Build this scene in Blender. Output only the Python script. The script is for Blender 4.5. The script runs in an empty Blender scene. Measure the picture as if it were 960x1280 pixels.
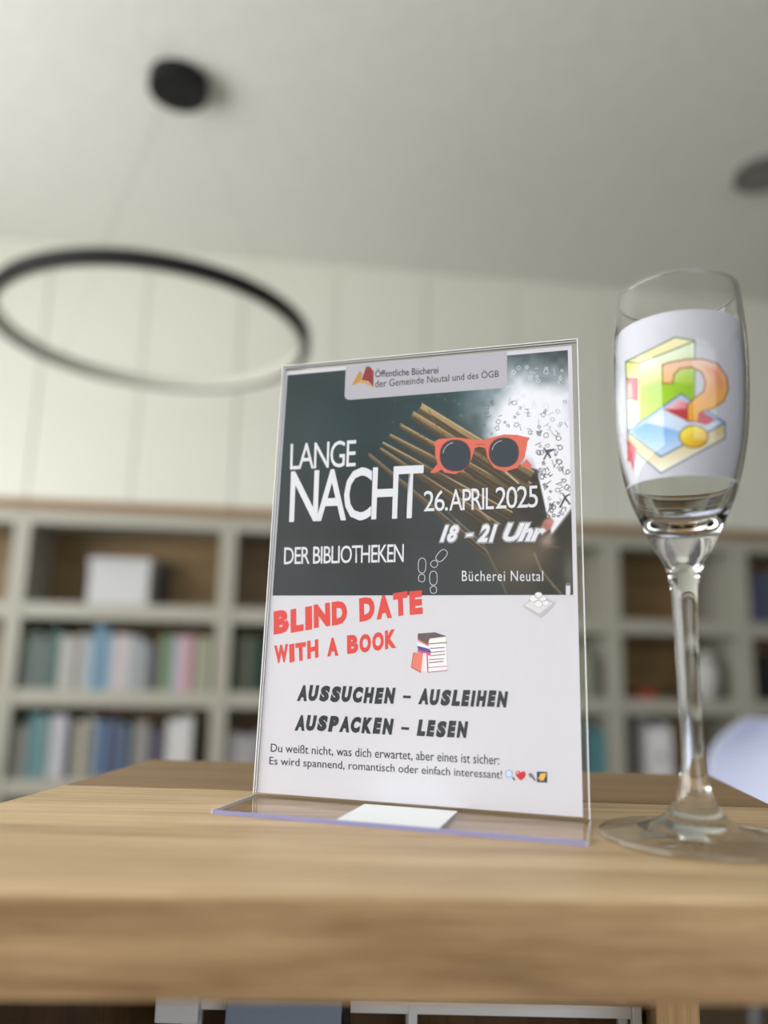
import bpy, bmesh, math, random
import numpy as np
from mathutils import Vector, Matrix
random.seed(7); rng = np.random.default_rng(7)
S = bpy.context.scene; COL = S.collection
R = math.radians; PI = math.pi
TT = 1.10                                    # height of the tabletop above the floor

# ------------------------------------------------------------------ camera, world, light, exposure
PITCH, ROLL, CAMH, FPX = 10.9038, 1.2731, TT + 0.0648, 960.0
_p, _r = R(PITCH), R(ROLL)
FW = Vector((0, math.cos(_p), math.sin(_p)))
_u = Vector((0, -math.sin(_p), math.cos(_p))); _x = Vector((1, 0, 0))
CR = _x * math.cos(_r) + _u * math.sin(_r)
CU = -_x * math.sin(_r) + _u * math.cos(_r)
CP = Vector((0, 0, CAMH))
cam = bpy.data.cameras.new('camera'); co = bpy.data.objects.new('camera', cam); COL.objects.link(co)
M = Matrix((CR, CU, -FW)).transposed().to_4x4(); M.translation = CP
co.matrix_world = M
cam.sensor_width = 36; cam.lens = 27; cam.clip_start = 0.01
cam.dof.use_dof = True; cam.dof.focus_distance = 0.36; cam.dof.aperture_fstop = 27 / 9.2
S.camera = co

S.view_settings.view_transform = 'Standard'; S.view_settings.look = 'None'
S.view_settings.gamma = 1; S.view_settings.use_curve_mapping = False
S.view_settings.exposure = 0.0
S.cycles.max_bounces = 12; S.cycles.transmission_bounces = 12; S.cycles.transparent_max_bounces = 24
S.cycles.diffuse_bounces = 5
w = bpy.data.worlds.new('overcast daylight'); S.world = w; w.use_nodes = True
w.node_tree.nodes['Background'].inputs[0].default_value = (0.80, 0.88, 1.0, 1)
w.node_tree.nodes['Background'].inputs[1].default_value = 2.0

YAW = R(7); CY, SY = math.cos(YAW), math.sin(YAW)
def W(u, v, z=0.0):                          # room frame (u along the shelf wall, v away from the camera)
    return Vector((u * CY - v * SY, u * SY + v * CY, z))
CEIL = TT + 1.705; WALLV = 3.34; UL, UR, VF = -2.3, 3.6, -2.2

def area(name, loc, target, sx, sy, power, col):
    l = bpy.data.lights.new(name, 'AREA'); l.shape = 'RECTANGLE'; l.size = sx; l.size_y = sy
    l.energy = power; l.color = col
    o = bpy.data.objects.new(name, l); COL.objects.link(o); o.location = loc
    o.rotation_euler = (Vector(target) - Vector(loc)).to_track_quat('-Z', 'Y').to_euler()
    return o
# daylight entering by the windows of the left wall and of the wall behind the camera
area('daylight_left_window', W(UL + 0.02, 0.35, 1.65), W(0, 0.35, 1.65), 3.5, 1.3, 96, (1.0, 0.99, 0.965))
area('daylight_front_window', W(0.95, VF + 0.02, 1.7), W(0.95, 0, 1.7), 2.0, 1.3, 17, (0.97, 0.98, 1.0))

# ------------------------------------------------------------------ materials
def lin(c):
    c = np.asarray(c, float) / 255.0
    return np.where(c <= 0.04045, c / 12.92, ((c + 0.055) / 1.055) ** 2.4)
_m = {}
def nodes(name):
    m = bpy.data.materials.new(name); m.use_nodes = True
    return m, m.node_tree.nodes, m.node_tree.links
def mat(name, rgb, rough=0.5, metal=0.0, noise=0.0, scale=40, bump=0.0, spec=0.5):
    if name in _m: return _m[name]
    m, N, L = nodes(name); b = N['Principled BSDF']
    c = lin(rgb); b.inputs['Base Color'].default_value = (*c, 1)
    b.inputs['Roughness'].default_value = rough; b.inputs['Metallic'].default_value = metal
    b.inputs['Specular IOR Level'].default_value = spec
    tc = N.new('ShaderNodeTexCoord'); nz = N.new('ShaderNodeTexNoise'); nz.inputs['Scale'].default_value = scale
    nz.inputs['Detail'].default_value = 4
    L.new(tc.outputs['Object'], nz.inputs['Vector'])
    if noise:
        r = N.new('ShaderNodeValToRGB'); L.new(nz.outputs[0], r.inputs[0])
        r.color_ramp.elements[0].position = .3; r.color_ramp.elements[1].position = .7
        r.color_ramp.elements[0].color = (*(c * (1 - noise)), 1); r.color_ramp.elements[1].color = (*np.minimum(c * (1 + noise), 1), 1)
        L.new(r.outputs[0], b.inputs['Base Color'])
    if bump:
        bp = N.new('ShaderNodeBump'); bp.inputs['Strength'].default_value = bump; bp.inputs['Distance'].default_value = .01
        L.new(nz.outputs[0], bp.inputs['Height']); L.new(bp.outputs[0], b.inputs['Normal'])
    _m[name] = m; return m
def wood(name, dark, light, k=1.0, axis='X', rough=0.45):
    if name in _m: return _m[name]
    m, N, L = nodes(name); b = N['Principled BSDF']; b.inputs['Roughness'].default_value = rough
    b.inputs['Specular IOR Level'].default_value = 0.35
    tc = N.new('ShaderNodeTexCoord')
    def nz(stretch, sc, det):
        mp = N.new('ShaderNodeMapping'); s = [stretch] * 3; s['XYZ'.index(axis)] = 1.0
        mp.inputs['Scale'].default_value = [a * k for a in s]
        L.new(tc.outputs['Object'], mp.inputs[0])
        n = N.new('ShaderNodeTexNoise'); n.inputs['Scale'].default_value = sc; n.inputs['Detail'].default_value = det
        n.inputs['Roughness'].default_value = .6; L.new(mp.outputs[0], n.inputs['Vector']); return n
    a = nz(40, 7, 5); c = nz(30, 40, 4); d = nz(16, 3.0, 3)
    mx = N.new('ShaderNodeMix'); mx.data_type = 'FLOAT'; mx.inputs[0].default_value = .35
    L.new(a.outputs[0], mx.inputs[2]); L.new(c.outputs[0], mx.inputs[3])
    m2 = N.new('ShaderNodeMix'); m2.data_type = 'FLOAT'; m2.inputs[0].default_value = .35
    L.new(mx.outputs[0], m2.inputs[2]); L.new(d.outputs[0], m2.inputs[3])
    r = N.new('ShaderNodeValToRGB'); L.new(m2.outputs[0], r.inputs[0])
    r.color_ramp.elements[0].position = .36; r.color_ramp.elements[1].position = .62
    r.color_ramp.elements[0].color = (*lin(dark), 1); r.color_ramp.elements[1].color = (*lin(light), 1)
    L.new(r.outputs[0], b.inputs['Base Color'])
    bp = N.new('ShaderNodeBump'); bp.inputs['Strength'].default_value = .25; bp.inputs['Distance'].default_value = .0006
    L.new(mx.outputs[0], bp.inputs['Height']); L.new(bp.outputs[0], b.inputs['Normal'])
    _m[name] = m; return m
def acrylic(name, tint=(1, 1, 1), gain=1.0, rough=0.02, edge=None):
    edge = gain if edge is None else edge
    m, N, L = nodes(name); N.remove(N['Principled BSDF']); out = N['Material Output']
    t = N.new('ShaderNodeBsdfTransparent'); t.inputs[0].default_value = (*tint, 1)
    g = N.new('ShaderNodeBsdfGlossy'); g.inputs['Roughness'].default_value = rough
    f = N.new('ShaderNodeLayerWeight'); f.inputs['Blend'].default_value = .5       # facing = 1 - |cos|, the same from both sides
    pw = N.new('ShaderNodeMath'); pw.operation = 'POWER'; pw.inputs[1].default_value = 5; L.new(f.outputs['Facing'], pw.inputs[0])
    mu = N.new('ShaderNodeMath'); mu.operation = 'MULTIPLY_ADD'; mu.inputs[1].default_value = .96 * edge; mu.inputs[2].default_value = .04 * gain; mu.use_clamp = True
    L.new(pw.outputs[0], mu.inputs[0])
    mx = N.new('ShaderNodeMixShader'); L.new(mu.outputs[0], mx.inputs[0]); L.new(t.outputs[0], mx.inputs[1]); L.new(g.outputs[0], mx.inputs[2])
    L.new(mx.outputs[0], out.inputs[0]); return m
def glassy(name, tint=(1, 1, 1), ior=1.5, rough=0.0):
    m, N, L = nodes(name); N.remove(N['Principled BSDF']); out = N['Material Output']
    g = N.new('ShaderNodeBsdfGlass'); g.inputs['Color'].default_value = (*tint, 1); g.inputs['IOR'].default_value = ior
    g.inputs['Roughness'].default_value = rough
    L.new(g.outputs[0], out.inputs[0]); return m
def printed(name, rough=.45, alpha=False, spec=.3):
    m, N, L = nodes(name); b = N['Principled BSDF']
    a = N.new('ShaderNodeVertexColor'); a.layer_name = 'print'; L.new(a.outputs[0], b.inputs['Base Color'])
    if alpha: L.new(a.outputs[1], b.inputs['Alpha'])
    b.inputs['Roughness'].default_value = rough; b.inputs['Specular IOR Level'].default_value = spec; return m

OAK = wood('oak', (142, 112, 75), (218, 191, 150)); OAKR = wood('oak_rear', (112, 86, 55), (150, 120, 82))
OAK_SHADED = wood('oak_panel_shaded', (74, 54, 32), (104, 78, 50), axis='Z'); OAKS = wood('oak_shelf_back', (108, 86, 54), (150, 122, 80), k=.25)
OAKP = wood('oak_panel_lit', (150, 116, 74), (196, 162, 116), axis='Z')
CREAM = mat('cream_lacquer', (218, 218, 206), .4); SHELFM = mat('shelf_lacquer', (170, 167, 154), .45)
CEILM = mat('rough_plaster', (236, 235, 228), .9, noise=.025, scale=22, bump=.25)
WALLM = mat('wall_paint', (205, 203, 192), .85, noise=.02)
BLACK = mat('black_metal', (12, 12, 12), .55, spec=.3); GREYM = mat('grey_metal', (92, 92, 90), .5)
WHITE = mat('white_plastic', (225, 225, 226), .4); PAGE = mat('paper_pages', (222, 216, 200), .8, noise=.05, scale=200)

# ------------------------------------------------------------------ mesh helpers
class MB:
    def __init__(s): s.v = []; s.f = []
    def add(s, v, f):
        n = len(s.v); s.v += [tuple(a) for a in v]; s.f += [tuple(i + n for i in q) for q in f]; return s
    def box(s, x0, x1, y0, y1, z0, z1):
        v = [(x, y, z) for z in (z0, z1) for y in (y0, y1) for x in (x0, x1)]
        return s.add(v, [(0, 2, 3, 1), (4, 5, 7, 6), (0, 1, 5, 4), (1, 3, 7, 5), (3, 2, 6, 7), (2, 0, 4, 6)])
    def prism(s, pts, z0, z1):
        n = len(pts); v = [(x, y, z0) for x, y in pts] + [(x, y, z1) for x, y in pts]
        return s.add(v, [tuple(range(n - 1, -1, -1)), tuple(range(n, 2 * n))] + [(i, (i + 1) % n, n + (i + 1) % n, n + i) for i in range(n)])
    def lathe(s, prof, n=48, cx=0, cy=0, closed=False):
        k = len(prof); v = []; f = []
        for r, z in prof: v += [(cx + r * math.cos(2 * PI * i / n), cy + r * math.sin(2 * PI * i / n), z) for i in range(n)]
        for j in range(k if closed else k - 1):
            a, b = j * n, ((j + 1) % k) * n
            f += [(a + i, a + (i + 1) % n, b + (i + 1) % n, b + i) for i in range(n)]
        if not closed: f += [tuple(range(n - 1, -1, -1)), tuple((k - 1) * n + i for i in range(n))]
        return s.add(v, f)
    def tube(s, pts, r, n=10):
        pts = [Vector(p) for p in pts]; v = []; f = []
        for i, p in enumerate(pts):
            d = (pts[min(i + 1, len(pts) - 1)] - pts[max(i - 1, 0)]).normalized()
            a = d.orthogonal().normalized() if i == 0 else (a - d * a.dot(d)).normalized()
            b = d.cross(a); v += [p + (a * math.cos(2 * PI * k / n) + b * math.sin(2 * PI * k / n)) * r for k in range(n)]
        for i in range(len(pts) - 1):
            f += [(i * n + k, i * n + (k + 1) % n, (i + 1) * n + (k + 1) % n, (i + 1) * n + k) for k in range(n)]
        f += [tuple(range(n - 1, -1, -1)), tuple((len(pts) - 1) * n + k for k in range(n))]
        return s.add(v, f)
    def build(s, name, m, parent=None, loc=None, rz=None, bevel=0, smooth=False, seg=2):
        me = bpy.data.meshes.new(name); me.from_pydata([tuple(a) for a in s.v], [], s.f)
        bm = bmesh.new(); bm.from_mesh(me); bmesh.ops.recalc_face_normals(bm, faces=bm.faces)
        if bevel: bmesh.ops.bevel(bm, geom=list(bm.edges), offset=bevel, segments=seg, affect='EDGES', profile=.5)
        if smooth:
            for f_ in bm.faces: f_.smooth = True
        bm.to_mesh(me); bm.free()
        me.materials.append(m)
        o = bpy.data.objects.new(name, me); COL.objects.link(o)
        if parent: o.parent = parent
        if loc is not None: o.location = loc
        if rz is not None: o.rotation_euler.z = rz
        return o
def tag(o, label=None, cat=None, group=None, kind=None):
    for k, v in (('label', label), ('category', cat), ('group', group), ('kind', kind)):
        if v: o[k] = v
    return o
def thing(name, label, cat, loc, rz=0, group=None):
    o = bpy.data.objects.new(name, None); COL.objects.link(o); o.location = loc; o.rotation_euler = (0, 0, rz)
    o.empty_display_size = .05
    return tag(o, label, cat, group)

# ------------------------------------------------------------------ room shell
def panel(name, u0, u1, v0, v1, z0, z1, m):
    return tag(MB().box(u0, u1, v0, v1, z0, z1).build(name, m, rz=YAW), kind='structure')
panel('floor', UL, UR, VF, WALLV, -.05, 0, wood('floor_wood', (70, 56, 42), (100, 82, 62), k=.3))
panel('ceiling', UL - .15, UR + .15, VF - .15, WALLV + .1, CEIL, CEIL + .1, CEILM)
panel('wall_back', UL - .15, UR + .15, WALLV, WALLV + .1, 0, CEIL, WALLM)
panel('wall_right', UR, UR + .15, VF - .15, WALLV, 0, CEIL, mat('wall_low_bounce', (120, 116, 108), .85))  # unseen wall, coloured dark to cut bounce onto the right of the ceiling
def wall_open(name, along, lo, hi, t0, t1, openings, frame_n):
    b = MB(); cur = lo
    def bx(a0, a1, z0, z1):
        if along == 'v': b.box(t0, t1, a0, a1, z0, z1)
        else: b.box(a0, a1, t0, t1, z0, z1)
    for a0, a1, z0, z1 in openings:
        bx(cur, a0, 0, CEIL); bx(a0, a1, 0, z0); bx(a0, a1, z1, CEIL); cur = a1
    bx(cur, hi, 0, CEIL)
    tag(b.build(name, WALLM, rz=YAW), kind='structure')
    for i, (a0, a1, z0, z1) in enumerate(openings):
        fb = MB(); t = .05; c0, c1 = (t0 + .02, t0 + .07)
        def fx(a, e, zz0, zz1):
            if along == 'v': fb.box(c0, c1, a, e, zz0, zz1)
            else: fb.box(a, e, c0, c1, zz0, zz1)
        fx(a0, a0 + t, z0, z1); fx(a1 - t, a1, z0, z1); fx(a0 + t, a1 - t, z0, z0 + t); fx(a0 + t, a1 - t, z1 - t, z1)
        tag(fb.build('window_%d' % (frame_n + i), WHITE, rz=YAW), kind='structure')
wall_open('wall_left', 'v', VF - .15, WALLV, UL - .15, UL, [(-1.4, 2.1, 1.0, 2.3)], 1)
wall_open('wall_front', 'u', UL, UR, VF - .15, VF, [(-.05, 1.95, 1.05, 2.35)], 2)

# ------------------------------------------------------------------ display table
FL, FR_, BR_, BL_ = (-.186, .2245), (.166, .2365), (.203, .490), (-.144, .507)
JL, JR = (-.157, .4045), (.190, .3830)
tb = thing('display_table', 'narrow light oak display table with the sign and the flute on it', 'table', (0, .37, 0))
def tp(p): return (p[0], p[1] - .37)
def lerp(a, b, t): return (a[0] + (b[0] - a[0]) * t, a[1] + (b[1] - a[1]) * t)
MB().prism([tp(FL), tp(FR_), tp(JR), tp(JL)], TT - .0265, TT).build('tabletop', OAK, tb, bevel=.0011, seg=3)
eb = MB().prism([tp((FL[0], FL[1] - .0012)), tp((FR_[0], FR_[1] - .0012)), tp((FR_[0], FR_[1] - .0001)), tp((FL[0], FL[1] - .0001))], TT - .0265, TT - .0008).build('front_shade_strip', wood('oak_front_shaded', (112, 84, 54), (192, 159, 118)), tb)  # added strip, its browner colour stands in for shade on the front face
eb['label'] = 'browner oak strip along the front, shade put into its colour'
g = .0010
MB().prism([tp((JL[0], JL[1] + g)), tp((JR[0], JR[1] + g)), tp(BR_), tp(BL_)], TT - .0265, TT).build('rear_board', OAKR, tb, bevel=.0011, seg=3)['label'] = 'oak board behind the joint line, coloured darker for the grazing view'  # darker tone at the grazing view is put into this colour
zt = TT - .0267
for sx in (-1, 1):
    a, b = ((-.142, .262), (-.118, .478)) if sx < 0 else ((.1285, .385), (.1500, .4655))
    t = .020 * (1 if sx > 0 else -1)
    MB().prism([tp(a), tp((a[0] + t, a[1])), tp((b[0] + t, b[1])), tp(b)], .0, zt).build('side_panel', OAKP if sx > 0 else OAK_SHADED, tb, bevel=.001)  # one oak in two colours: left painted as shaded, right as lit
MB().prism([tp((-.116, .472)), tp((.1735, .4675)), tp((.1735, .483)), tp((-.116, .488))], .0, zt).build('back_panel', OAK_SHADED, tb)  # shade inside the table is painted into this oak colour
SH = TT - .27
MB().prism([tp((-.139, .268)), tp((.104, .268)), tp((.1520, .4640)), tp((-.119, .4685))], SH - .02, SH).build('lower_shelf', OAK, tb, bevel=.001)

# ---- things on the lower shelf
rk = thing('wire_rack', 'white metal rack under the tabletop of the oak table', 'rack', (.021, .435, SH))
rz0, rz1 = 0.0, .166
for u in (-.114, -.001, .112):
    for v in (-.006, .018):
        MB().box(u - .0024, u + .0024, v - .0024, v + .0024, rz0, rz1).build('upright', WHITE, rk, bevel=.0006)
for v in (-.006, .018):
    MB().box(-.1114, .1094, v - .002, v + .002, rz1 - .006, rz1).build('top_bar', WHITE, rk, bevel=.0006)
    MB().box(-.1114, .1094, v - .002, v + .002, .002, .006).build('bottom_bar', WHITE, rk, bevel=.0006)
MB().box(-.1285, -.107, -.017, -.009, rz1 - .009, rz1 + .005).build('end_clip', WHITE, rk, bevel=.001)
nb = thing('notebook', 'grey-blue notebook with a black spine leaning on the white rack', 'notebook', (-.042, .392, SH))
MB().add([(-.031, 0, 0), (.027, 0, 0), (.027, .006, 0), (-.031, .006, 0), (-.029, .018, .172), (.027, .018, .172), (.027, .024, .172), (-.029, .024, .172)],
         [(0, 1, 5, 4), (1, 2, 6, 5), (2, 3, 7, 6), (3, 0, 4, 7), (4, 5, 6, 7), (3, 2, 1, 0)]).build('cover', mat('slate_blue', (128, 140, 160), .5), nb, bevel=.0006)
MB().add([(.0274, -.001, 0), (.031, -.001, 0), (.031, .007, 0), (.0274, .007, 0), (.0274, .017, .172), (.031, .017, .172), (.031, .025, .172), (.0274, .025, .172)],
         [(0, 1, 5, 4), (1, 2, 6, 5), (2, 3, 7, 6), (3, 0, 4, 7), (4, 5, 6, 7), (3, 2, 1, 0)]).build('spine', BLACK, nb, bevel=.0005)
gc = MB().add([(-.012, -.001, 0), (.016, -.001, 0), (.016, .001, 0), (-.012, .001, 0), (-.008, .006, .150), (.010, .006, .146), (.010, .008, .146), (-.008, .008, .150), (.000, .006, .153), (.000, .008, .153)],
              [(0, 1, 5, 8, 4), (1, 2, 6, 5), (2, 3, 7, 9, 6), (3, 0, 4, 7), (4, 8, 9, 7), (8, 5, 6, 9), (3, 2, 1, 0)])
tag(gc.build('card', mat('lime_card', (150, 205, 40), .5), loc=(.044, .4165, SH)), 'bright lime green card standing in front of the white rack', 'card')
tag(MB().box(-.006, .006, -.0005, .0005, 0, .149).build('price_card', WHITE, loc=(.094, .412, SH)), 'narrow white card standing at the right of the white rack', 'card')

# ------------------------------------------------------------------ sign holder and poster
SW, SHH = .152, .216
sa, sl = R(16.6385), R(2.5339)
SO = Vector((-.0577, .3788, TT + .0035))
EX = Vector((math.cos(sa), -math.sin(sa), 0)); NB = Vector((math.sin(sa), math.cos(sa), 0))
EY = NB * math.sin(sl) + Vector((0, 0, math.cos(sl))); EN = EX.cross(EY)      # EN points to the camera
SO0 = Vector((-.0577, .3788, TT + .001))
def sm(x, y, d=0.0):                           # millimetres on the sheet -> world
    return SO0 + EX * (x * .001) + EY * (y * .001) + EN * (d * .001)
HM = (0.6222536455245061, 0.04303206462482988, -240.78556817976616, 0.04179131700999829, -0.5363848249570239, 520.26570055906, 0.00045935565443555376, 0.0003772607475670754)
def mm(px, py):                                # measured picture point on the sheet -> millimetres on the sheet
    d = HM[6] * px + HM[7] * py + 1
    return ((HM[0] * px + HM[1] * py + HM[2]) / d, (HM[3] * px + HM[4] * py + HM[5]) / d)
_ri = np.array([CR, CU, FW]); _cp = np.array(CP)
def px_of(P):                                  # inverse of the above for arrays of points, used to lay out the prints
    q = (np.asarray(P) - _cp) @ _ri.T
    return 480 + FPX * q[:, 0] / q[:, 2], 640 - FPX * q[:, 1] / q[:, 2]

ACR = acrylic('clear_acrylic', (.985, .985, .99), .75)
ACE = mat('polished_acrylic_edge', (232, 233, 235), .25, spec=.6)
EDGEB = mat('lavender_film_edge', (140, 140, 184), .3)
SB = Vector((SO0.x, SO0.y, TT))
sh_ = thing('sign_holder', 'clear acrylic sign holder on the oak table holding the poster', 'sign holder', SB)
def slab(x0, x1, y0, y1, d0, d1):
    b = MB(); c = [sm(x, y, d) - SB for d in (d0, d1) for y in (y0, y1) for x in (x0, x1)]
    return b.add(c, [(0, 2, 3, 1), (4, 5, 7, 6), (0, 1, 5, 4), (1, 3, 7, 5), (3, 2, 6, 7), (2, 0, 4, 6)])
# sheets without bevel: clear front and back plates, thin polished rims round them
slab(0.3, 151.7, 1.4, 215.7, .45, 1.9).build('front_plate', ACR, sh_)
slab(0.3, 151.7, 1.4, 215.7, -2.2, -.75).build('back_plate', ACR, sh_)
ACR2 = acrylic('acrylic_rim', (.985, .985, .99), 1.0, .06, .6)
for (x0, x1, y0, y1) in ((-.1, .3, 1.4, 215.9), (151.7, 152.1, 1.4, 215.9), (-.1, 152.1, 215.7, 216.1)):
    for d0, d1 in ((.45, 1.9), (-2.2, -.75)):
        slab(x0, x1, y0, y1, d0, d1).build('polished_edge', ACE, sh_)
slab(150.9, 151.6, 1.4, 215.7, -.7, .4).build('side_bridge', ACR2, sh_)
slab(.4, .9, 1.4, 215.7, -.7, .4).build('side_bridge', ACR2, sh_)
# foot plate lies on the table and runs forward
def fp(x, f, z): return Vector((EX.x * x * .001 - NB.x * f * .001, EX.y * x * .001 - NB.y * f * .001, z * .001))
def fbox(x0, x1, f0, f1, z0, z1):
    c = [fp(x, f, z) for z in (z0, z1) for f in (f0, f1) for x in (x0, x1)]
    return MB().add(c, [(0, 2, 3, 1), (4, 5, 7, 6), (0, 1, 5, 4), (1, 3, 7, 5), (3, 2, 6, 7), (2, 0, 4, 6)])
fbox(0, 152, -2.4, 39.6, .05, 1.5).build('foot_plate', acrylic('foot_acrylic', (.96, .94, .92), 1.0, .02, .55), sh_)
e = fbox(0, 152, 39.7, 40.2, .05, 1.6).build('front_edge', EDGEB, sh_); e['label'] = 'lavender tinted front edge of the foot'
fbox(152.05, 152.35, -2.4, 40.2, .05, 1.6).build('polished_edge', ACE, sh_)
fbox(-.35, -.05, -2.4, 40.2, .05, 1.6).build('polished_edge', ACE, sh_)
st = fbox(55, 97, 2.5, 39.0, 1.55, 1.7).build('patch', mat('patch_white', (236, 240, 240), .5), sh_); st['label'] = 'plain white sticker on the foot'  # plain white rectangle laid on the foot plate

# ---- poster inside the holder
po = thing('poster', 'event poster with dark picture above white half, upright in the clear holder', 'poster', sm(1, 2))
POI = sm(1, 2)
def onp(verts, faces, name, m, parent=po):
    o = MB(); o.v = [tuple(v - POI) for v in verts]; o.f = [tuple(f) for f in faces]
    me = bpy.data.meshes.new(name); me.from_pydata(o.v, [], o.f); me.materials.append(m)
    ob = bpy.data.objects.new(name, me); COL.objects.link(ob); ob.parent = parent; return ob
PAPER = mat('poster_paper', (214, 213, 219), .55, noise=.008, scale=300)
c = [sm(x, y, d) for d in (-.25, 0) for y in (1.6, 213.6) for x in (1.1, 149.2)]
onp(c, [(0, 2, 3, 1), (4, 5, 7, 6), (0, 1, 5, 4), (1, 3, 7, 5), (3, 2, 6, 7), (2, 0, 4, 6)], 'sheet', PAPER)
ink = {}
def inkm(rgb, alpha=1.0):
    k = (rgb, alpha)
    if k not in ink:
        m = bpy.data.materials.new('ink'); m.use_nodes = True; b = m.node_tree.nodes['Principled BSDF']
        b.inputs['Base Color'].default_value = (*lin(rgb), 1); b.inputs['Roughness'].default_value = .5
        b.inputs['Specular IOR Level'].default_value = .3; b.inputs['Alpha'].default_value = alpha; ink[k] = m
    return ink[k]
from mathutils.geometry import tessellate_polygon
def shape(name, polys, rgb, layer, parent=po, alpha=1.0):       # filled outlines, picture points on the sheet
    V = []; F = []
    for pts in polys:
        q = [Vector((*mm(*p), 0)) for p in pts]; n = len(V)
        V += [sm(a.x, a.y, .03 * layer) for a in q]
        for t in tessellate_polygon([q]): F.append(tuple(i + n for i in t))
    return onp(V, F, name, inkm(rgb, alpha), parent)
def ribbon(pts, wd, closed=False):                               # polyline of width wd (px) as quads
    out = []; n = len(pts)
    for i in range(n if closed else n - 1):
        (x0, y0), (x1, y1) = pts[i], pts[(i + 1) % n]; dx, dy = x1 - x0, y1 - y0; l = math.hypot(dx, dy) or 1
        nx, ny = -dy / l * wd / 2, dx / l * wd / 2; ex, ey = dx / l * wd * .3, dy / l * wd * .3
        out.append([(x0 - ex + nx, y0 - ey + ny), (x1 + ex + nx, y1 + ey + ny), (x1 + ex - nx, y1 + ey - ny), (x0 - ex - nx, y0 - ey - ny)])
    return out
def ell(cx, cy, rx, ry, rot=0, n=28, a0=0, a1=2 * PI, p=1.0):
    o = []
    for i in range(n):
        t = a0 + (a1 - a0) * i / n; c_, s_ = math.cos(t), math.sin(t)
        c_, s_ = math.copysign(abs(c_) ** p, c_), math.copysign(abs(s_) ** p, s_)
        x, y = rx * c_, ry * s_; o.append((cx + x * math.cos(rot) - y * math.sin(rot), cy + x * math.sin(rot) + y * math.cos(rot)))
    return o
def text(body, quad, rgb, layer, bold=0.0, shear=0.0, space=1.0, name='lettering', alpha=1.0, res=3, parent=None):
    c_ = bpy.data.curves.new('t', 'FONT'); c_.body = body; c_.offset = bold; c_.shear = shear; c_.space_character = space
    c_.resolution_u = res
    o = bpy.data.objects.new('t', c_); COL.objects.link(o); dg = bpy.context.evaluated_depsgraph_get()
    me = bpy.data.meshes.new_from_object(o.evaluated_get(dg)); bpy.data.objects.remove(o)
    P = np.array([v.co[:2] for v in me.vertices]); lo = P.min(0); hi = P.max(0); Q = (P - lo) / (hi - lo)
    TL, TR, BR, BL = [np.array(a, float) for a in quad]; V = []
    for s, t in Q:
        p = (1 - t) * ((1 - s) * BL + s * BR) + t * ((1 - s) * TL + s * TR)
        x, y = mm(*p); V.append(sm(x, y, .03 * layer) - POI)
    for v, q in zip(me.vertices, V): v.co = q
    me.materials.clear(); me.materials.append(inkm(rgb, alpha))
    for pl in me.polygons: pl.material_index = 0
    ob = bpy.data.objects.new(name, me); COL.objects.link(ob); ob.parent = parent or po; return ob

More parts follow.
